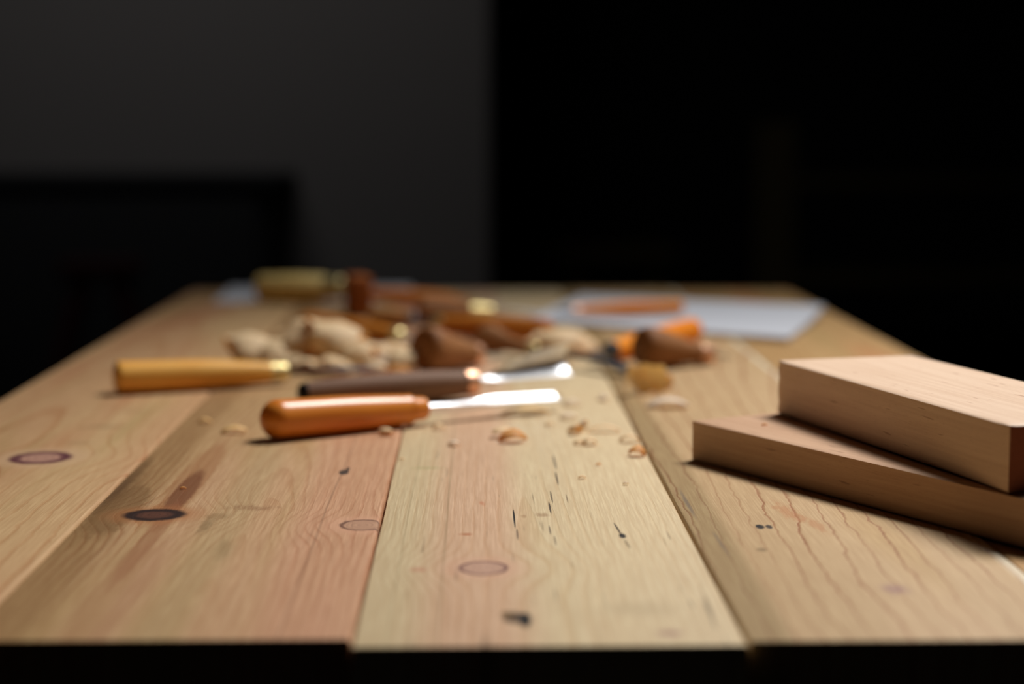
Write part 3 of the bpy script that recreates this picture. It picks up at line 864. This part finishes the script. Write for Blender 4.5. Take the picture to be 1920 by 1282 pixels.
def chip(label, u, v, size, mat, seed, rot=None, wid=0.55, turns=0.45, z=0.0, group=None, cat='wood shaving', name='wood_shaving', taper=0.5, pz=0.0, lift=0.0, crumple=0.0):
    """size = length of the ribbon in metres; rests on the surface at height z"""
    rn = random.Random(seed)
    p = at(u, v, pz)
    bm = curl_mesh(size, size * wid, 1.0, 1.0 if turns < 0.8 else 0.7, turns, size * 0.1 * rn.uniform(-1, 1), taper, seed, th=0.0005, crumple=crumple)
    R = Euler(rot if rot else (rn.uniform(-.3, .3), rn.uniform(-.4, .4), rn.uniform(0, 6.28))).to_matrix()
    c = Vector((0, 0, 0))
    for q in bm.verts: q.co = R @ q.co; c += q.co
    c /= len(bm.verts)
    zmin = min(q.co.z for q in bm.verts)
    for q in bm.verts: q.co -= Vector((c.x, c.y, zmin))
    o = mesh_obj(name, bm, mat, loc=(p.x, p.y, T + z + 0.0002 + lift), sharp=60)
    tag(o, label, cat, group)
    return o


c1, c2, c3, c4 = M['curl'], M['curl2'], M['curl3'], M['curl4']
# the big pile behind the amber handle
PI = math.pi
chip('large pale curled shaving at the left end of the pile', 468, 686, 0.084, c1, 11, (PI + .1, 0.1, 1.75), 0.55, 0.56, crumple=.006, taper=.15)
chip('tall pale shaving forming the hump of the pile', 572, 684, 0.100, c1, 12, (PI - .25, 0.25, 1.2), 0.50, 0.60, crumple=.012, taper=.15)
chip('round pale shaving beside the hump, under the orange brown gouge', 632, 690, 0.104, c1, 22, (PI + .2, -0.1, 1.6), 0.55, 0.58, crumple=.012, taper=.15)
chip('broad pale shaving draped over the right of the pile', 668, 694, 0.066, c1, 13, (PI, -0.15, 1.2), 0.60, 0.5, crumple=.008, taper=.15)
chip('pale shaving bridging the left end and hump of the pile', 520, 686, 0.060, c1, 14, (PI, 0.1, 1.3), 0.8, 0.3, lift=.009, crumple=.005, taper=.15)
for lab, u, v, s_, mm, r_ in [
        ('small shaving at the foot of the pile, below its dark hollow', 506, 688, .040, c1, (PI, 0, .3)),
        ('pale flake lying over the thin dark blade, left of centre', 556, 692, .045, c1, (PI, .1, 1.2)),
        ('orange tinted shaving at the foot of the pile, under the hump', 604, 694, .045, c2, (PI, .2, .4)),
        ('pale rumpled shaving in the middle of the pile foot', 636, 694, .045, c1, (PI, 0, .9)),
        ('pinkish shaving curled against the right end of the pile', 664, 696, .04, c1, (PI, .1, 2.0)),
        ('light shaving tucked under the broad draped one', 592, 684, .05, c1, (PI, .1, .2)),
        ('flat pale shaving in front of the pile, farthest forward', 618, 704, .05, c1, (PI, 0, .1)),
        ('thin pale shaving in front of the pile beside the thin dark blade', 572, 701, .04, c1, (PI, 0, .1))]:
    chip(lab, u, v, s_, mm, int(u), r_, 0.6, 0.4, group='small shavings at the foot of the pile', crumple=.004, taper=.2)
for lab, u, v, s_, mm, r_ in [
        ('rounded pale curl just right of the big pile', 700, 680, .048, c1, (PI, .3, 1.8)),
        ('tall pale curl below the orange brown gouge ferrule', 736, 676, .050, c1, (PI, .2, 1.4)),
        ('whitish curl lying between the pile and the thick brown handle', 724, 698, .042, c3, (PI, .2, 1.2)),
        ('broad yellowish curl leaning beside the thick brown handle', 756, 698, .052, c1, (PI, .3, 1.4)),
        ('small tan shaving at the front between the curls', 700, 704, .035, c1, (PI, .2, 2)),
        ('amber shaving at the front of the loose curls', 745, 708, .03, c2, (PI, .2, 2))]:
    chip(lab, u, v, s_, mm, int(u), r_, 0.7, 0.55, group='loose curls right of the pile', crumple=.004, taper=.15)
# middle pile in front of the paper pad
for lab, u, v, s_, r_ in [
        ('broad crumpled pale shaving in front of the paper pad', 1052, 670, .080, (PI, .0, 1.5)),
        ('pale shaving left of the broad crumpled one', 1018, 660, .05, (PI, .1, 1.3)),
        ('pale shaving right of the broad crumpled one', 1088, 662, .05, (PI, .1, 1.9)),
        ('tan shaving poking out behind the dark bent blade', 1042, 678, .04, (PI, .1, .9)),
        ('small pale shaving beside the end of the red-brown handle', 1002, 658, .035, (PI, .1, .2))]:
    chip(lab, u, v, s_, c1, int(u), r_, 0.75, 0.42, group='crumpled shavings in front of the paper pad', crumple=.005)
# upright yellow roll in its own pale cream colour
chip('upright yellow rolled shaving standing at the tip of the dark bent blade', 1203, 740, 0.050, shaving_mat('cream_shaving', rgb(255, 246, 214), rgb(255, 236, 186), 0.4), 81, (1.5, 0.05, 0.4), 0.55, 0.35, taper=0.1)
chip('pale flat shaving leaning on the upright yellow roll', 1222, 734, 0.045, c1, 82, (1.35, 0.3, 0.3), 0.5, 0.4, taper=0.2)
chip('small pale crumb right of the upright yellow roll', 1243, 706, 0.016, c3, 83, (PI, 0, .3), .7, .3)
chip('wide pale shaving lying flat between the seam and the blocks', 1252, 764, 0.036, c3, 84, (PI, .05, 0.1), 0.6, 0.22)
chip('pale shaving just left of the seam below the upright roll', 1132, 750, 0.013, c3, 85, (PI, .05, 0.9), 0.8, 0.3)
chip('whitish flake just beyond the tip of the nearest chisel', 1072, 760, 0.017, c3, 86, (PI, .1, .1), 0.7, 0.3)
chip('amber sliver under the blade of the nearest chisel', 985, 778, 0.040, c4, 87, (PI, 0, .1), 0.25, 0.12)
chip('pale flake below the tip of the nearest chisel', 1066, 785, 0.016, c3, 88, (PI, .05, .2), 0.6, 0.25)
chip('faint yellow flake between the chisel tip and the large curled chip', 1030, 798, 0.009, c1, 89, (PI, 0, .3), .7, .3)
chip('curled chip with dark orange underside, largest chip on the pale plank', 962, 828, 0.026, c2, 90, (PI + .35, 0.1, 0.2), 0.62, 0.33, taper=0.7)
chip('pale shaving resting on the curled dark orange chip', 944, 819, 0.019, c1, 91, (PI + .1, 0.1, 0.15), 0.8, 0.2, lift=.002)
chip('orange brown chip arched beside the seam, nearest the blocks', 1195, 854, 0.016, c2, 92, (PI + .25, 0.22, -0.2), 0.75, 0.42, taper=0.3)
chip('small ragged chip just behind the orange brown arched chip', 1180, 828, 0.018, c1, 93, (PI, 0.1, 0.1), 0.45, 0.35)
chip('tiny yellow curl left of the cluster on the pale plank', 1077, 813, 0.016, c1, 94, (PI - .4, 0.2, 0.7), 0.8, 0.6)
chip('white curl on top of the cluster on the pale plank', 1092, 808, 0.017, c3, 95, (2.2, 0.2, 1.3), 0.7, 0.5)
chip('long thin wavy shaving to the right of the cluster', 1132, 809, 0.026, c1, 96, (PI, 0.05, -0.1), 0.3, 0.2)
chip('tiny chip at the lower left of the cluster', 1084, 832, 0.009, c1, 97, (PI, 0.1, 0.4), .7, .35)
chip('amber and white chip at the lower right of the cluster', 1105, 833, 0.014, c1, 98, (PI, .1, 0.2), 0.7, 0.4)
chip('small pale chip touching the front of the nearest handle', 724, 816, 0.015, c1, 99, (PI, .2, 0.9), 0.9, 0.5)
chip('white flake on the pale plank below the nearest handle', 851, 835, 0.011, c3, 100, (PI, 0.1, 0.2), 0.8, 0.35)
chip('brown curled chip left of the butt of the nearest chisel', 438, 812, 0.020, c4, 101, (PI + .2, .0, 0.05), 0.5, 0.22)
chip('yellow chip left of the nearest chisel near the plank seam', 384, 793, 0.012, c4, 102, (PI, .1, 0.1), 0.6, 0.35)
chip('pale chip under the neck of the nearest chisel handle', 822, 804, 0.012, c1, 103, (PI, .1, 0.1), 0.7, 0.4)
for lab, u, v, s_, mm, z_ in [
        ('tiny yellow crumb near the dark brown knot', 343, 917, .0045, c2, 0),
        ('tiny amber crumb behind the thin splinter, left of the plank seam', 1122, 872, .0042, c2, 0),
        ('thin amber splinter behind the black pit on the pale plank', 1091, 897, .006, c1, 0),
        ('tiny white crumb right of the thin splinter on the pale plank', 1173, 908, .0045, c3, 0),
        ('tiny crumb on the seam right below the nearest handle', 753, 862, .0038, c1, 0),
        ('tiny amber crumb lying on top of the lower wood block', 1433, 798, .0042, c2, .027)]:
    chip(lab, u, v, s_, mm, int(u), (PI, .1, .3), .5, .3, z=z_, pz=z_, name='wood_crumb', cat='wood crumb')
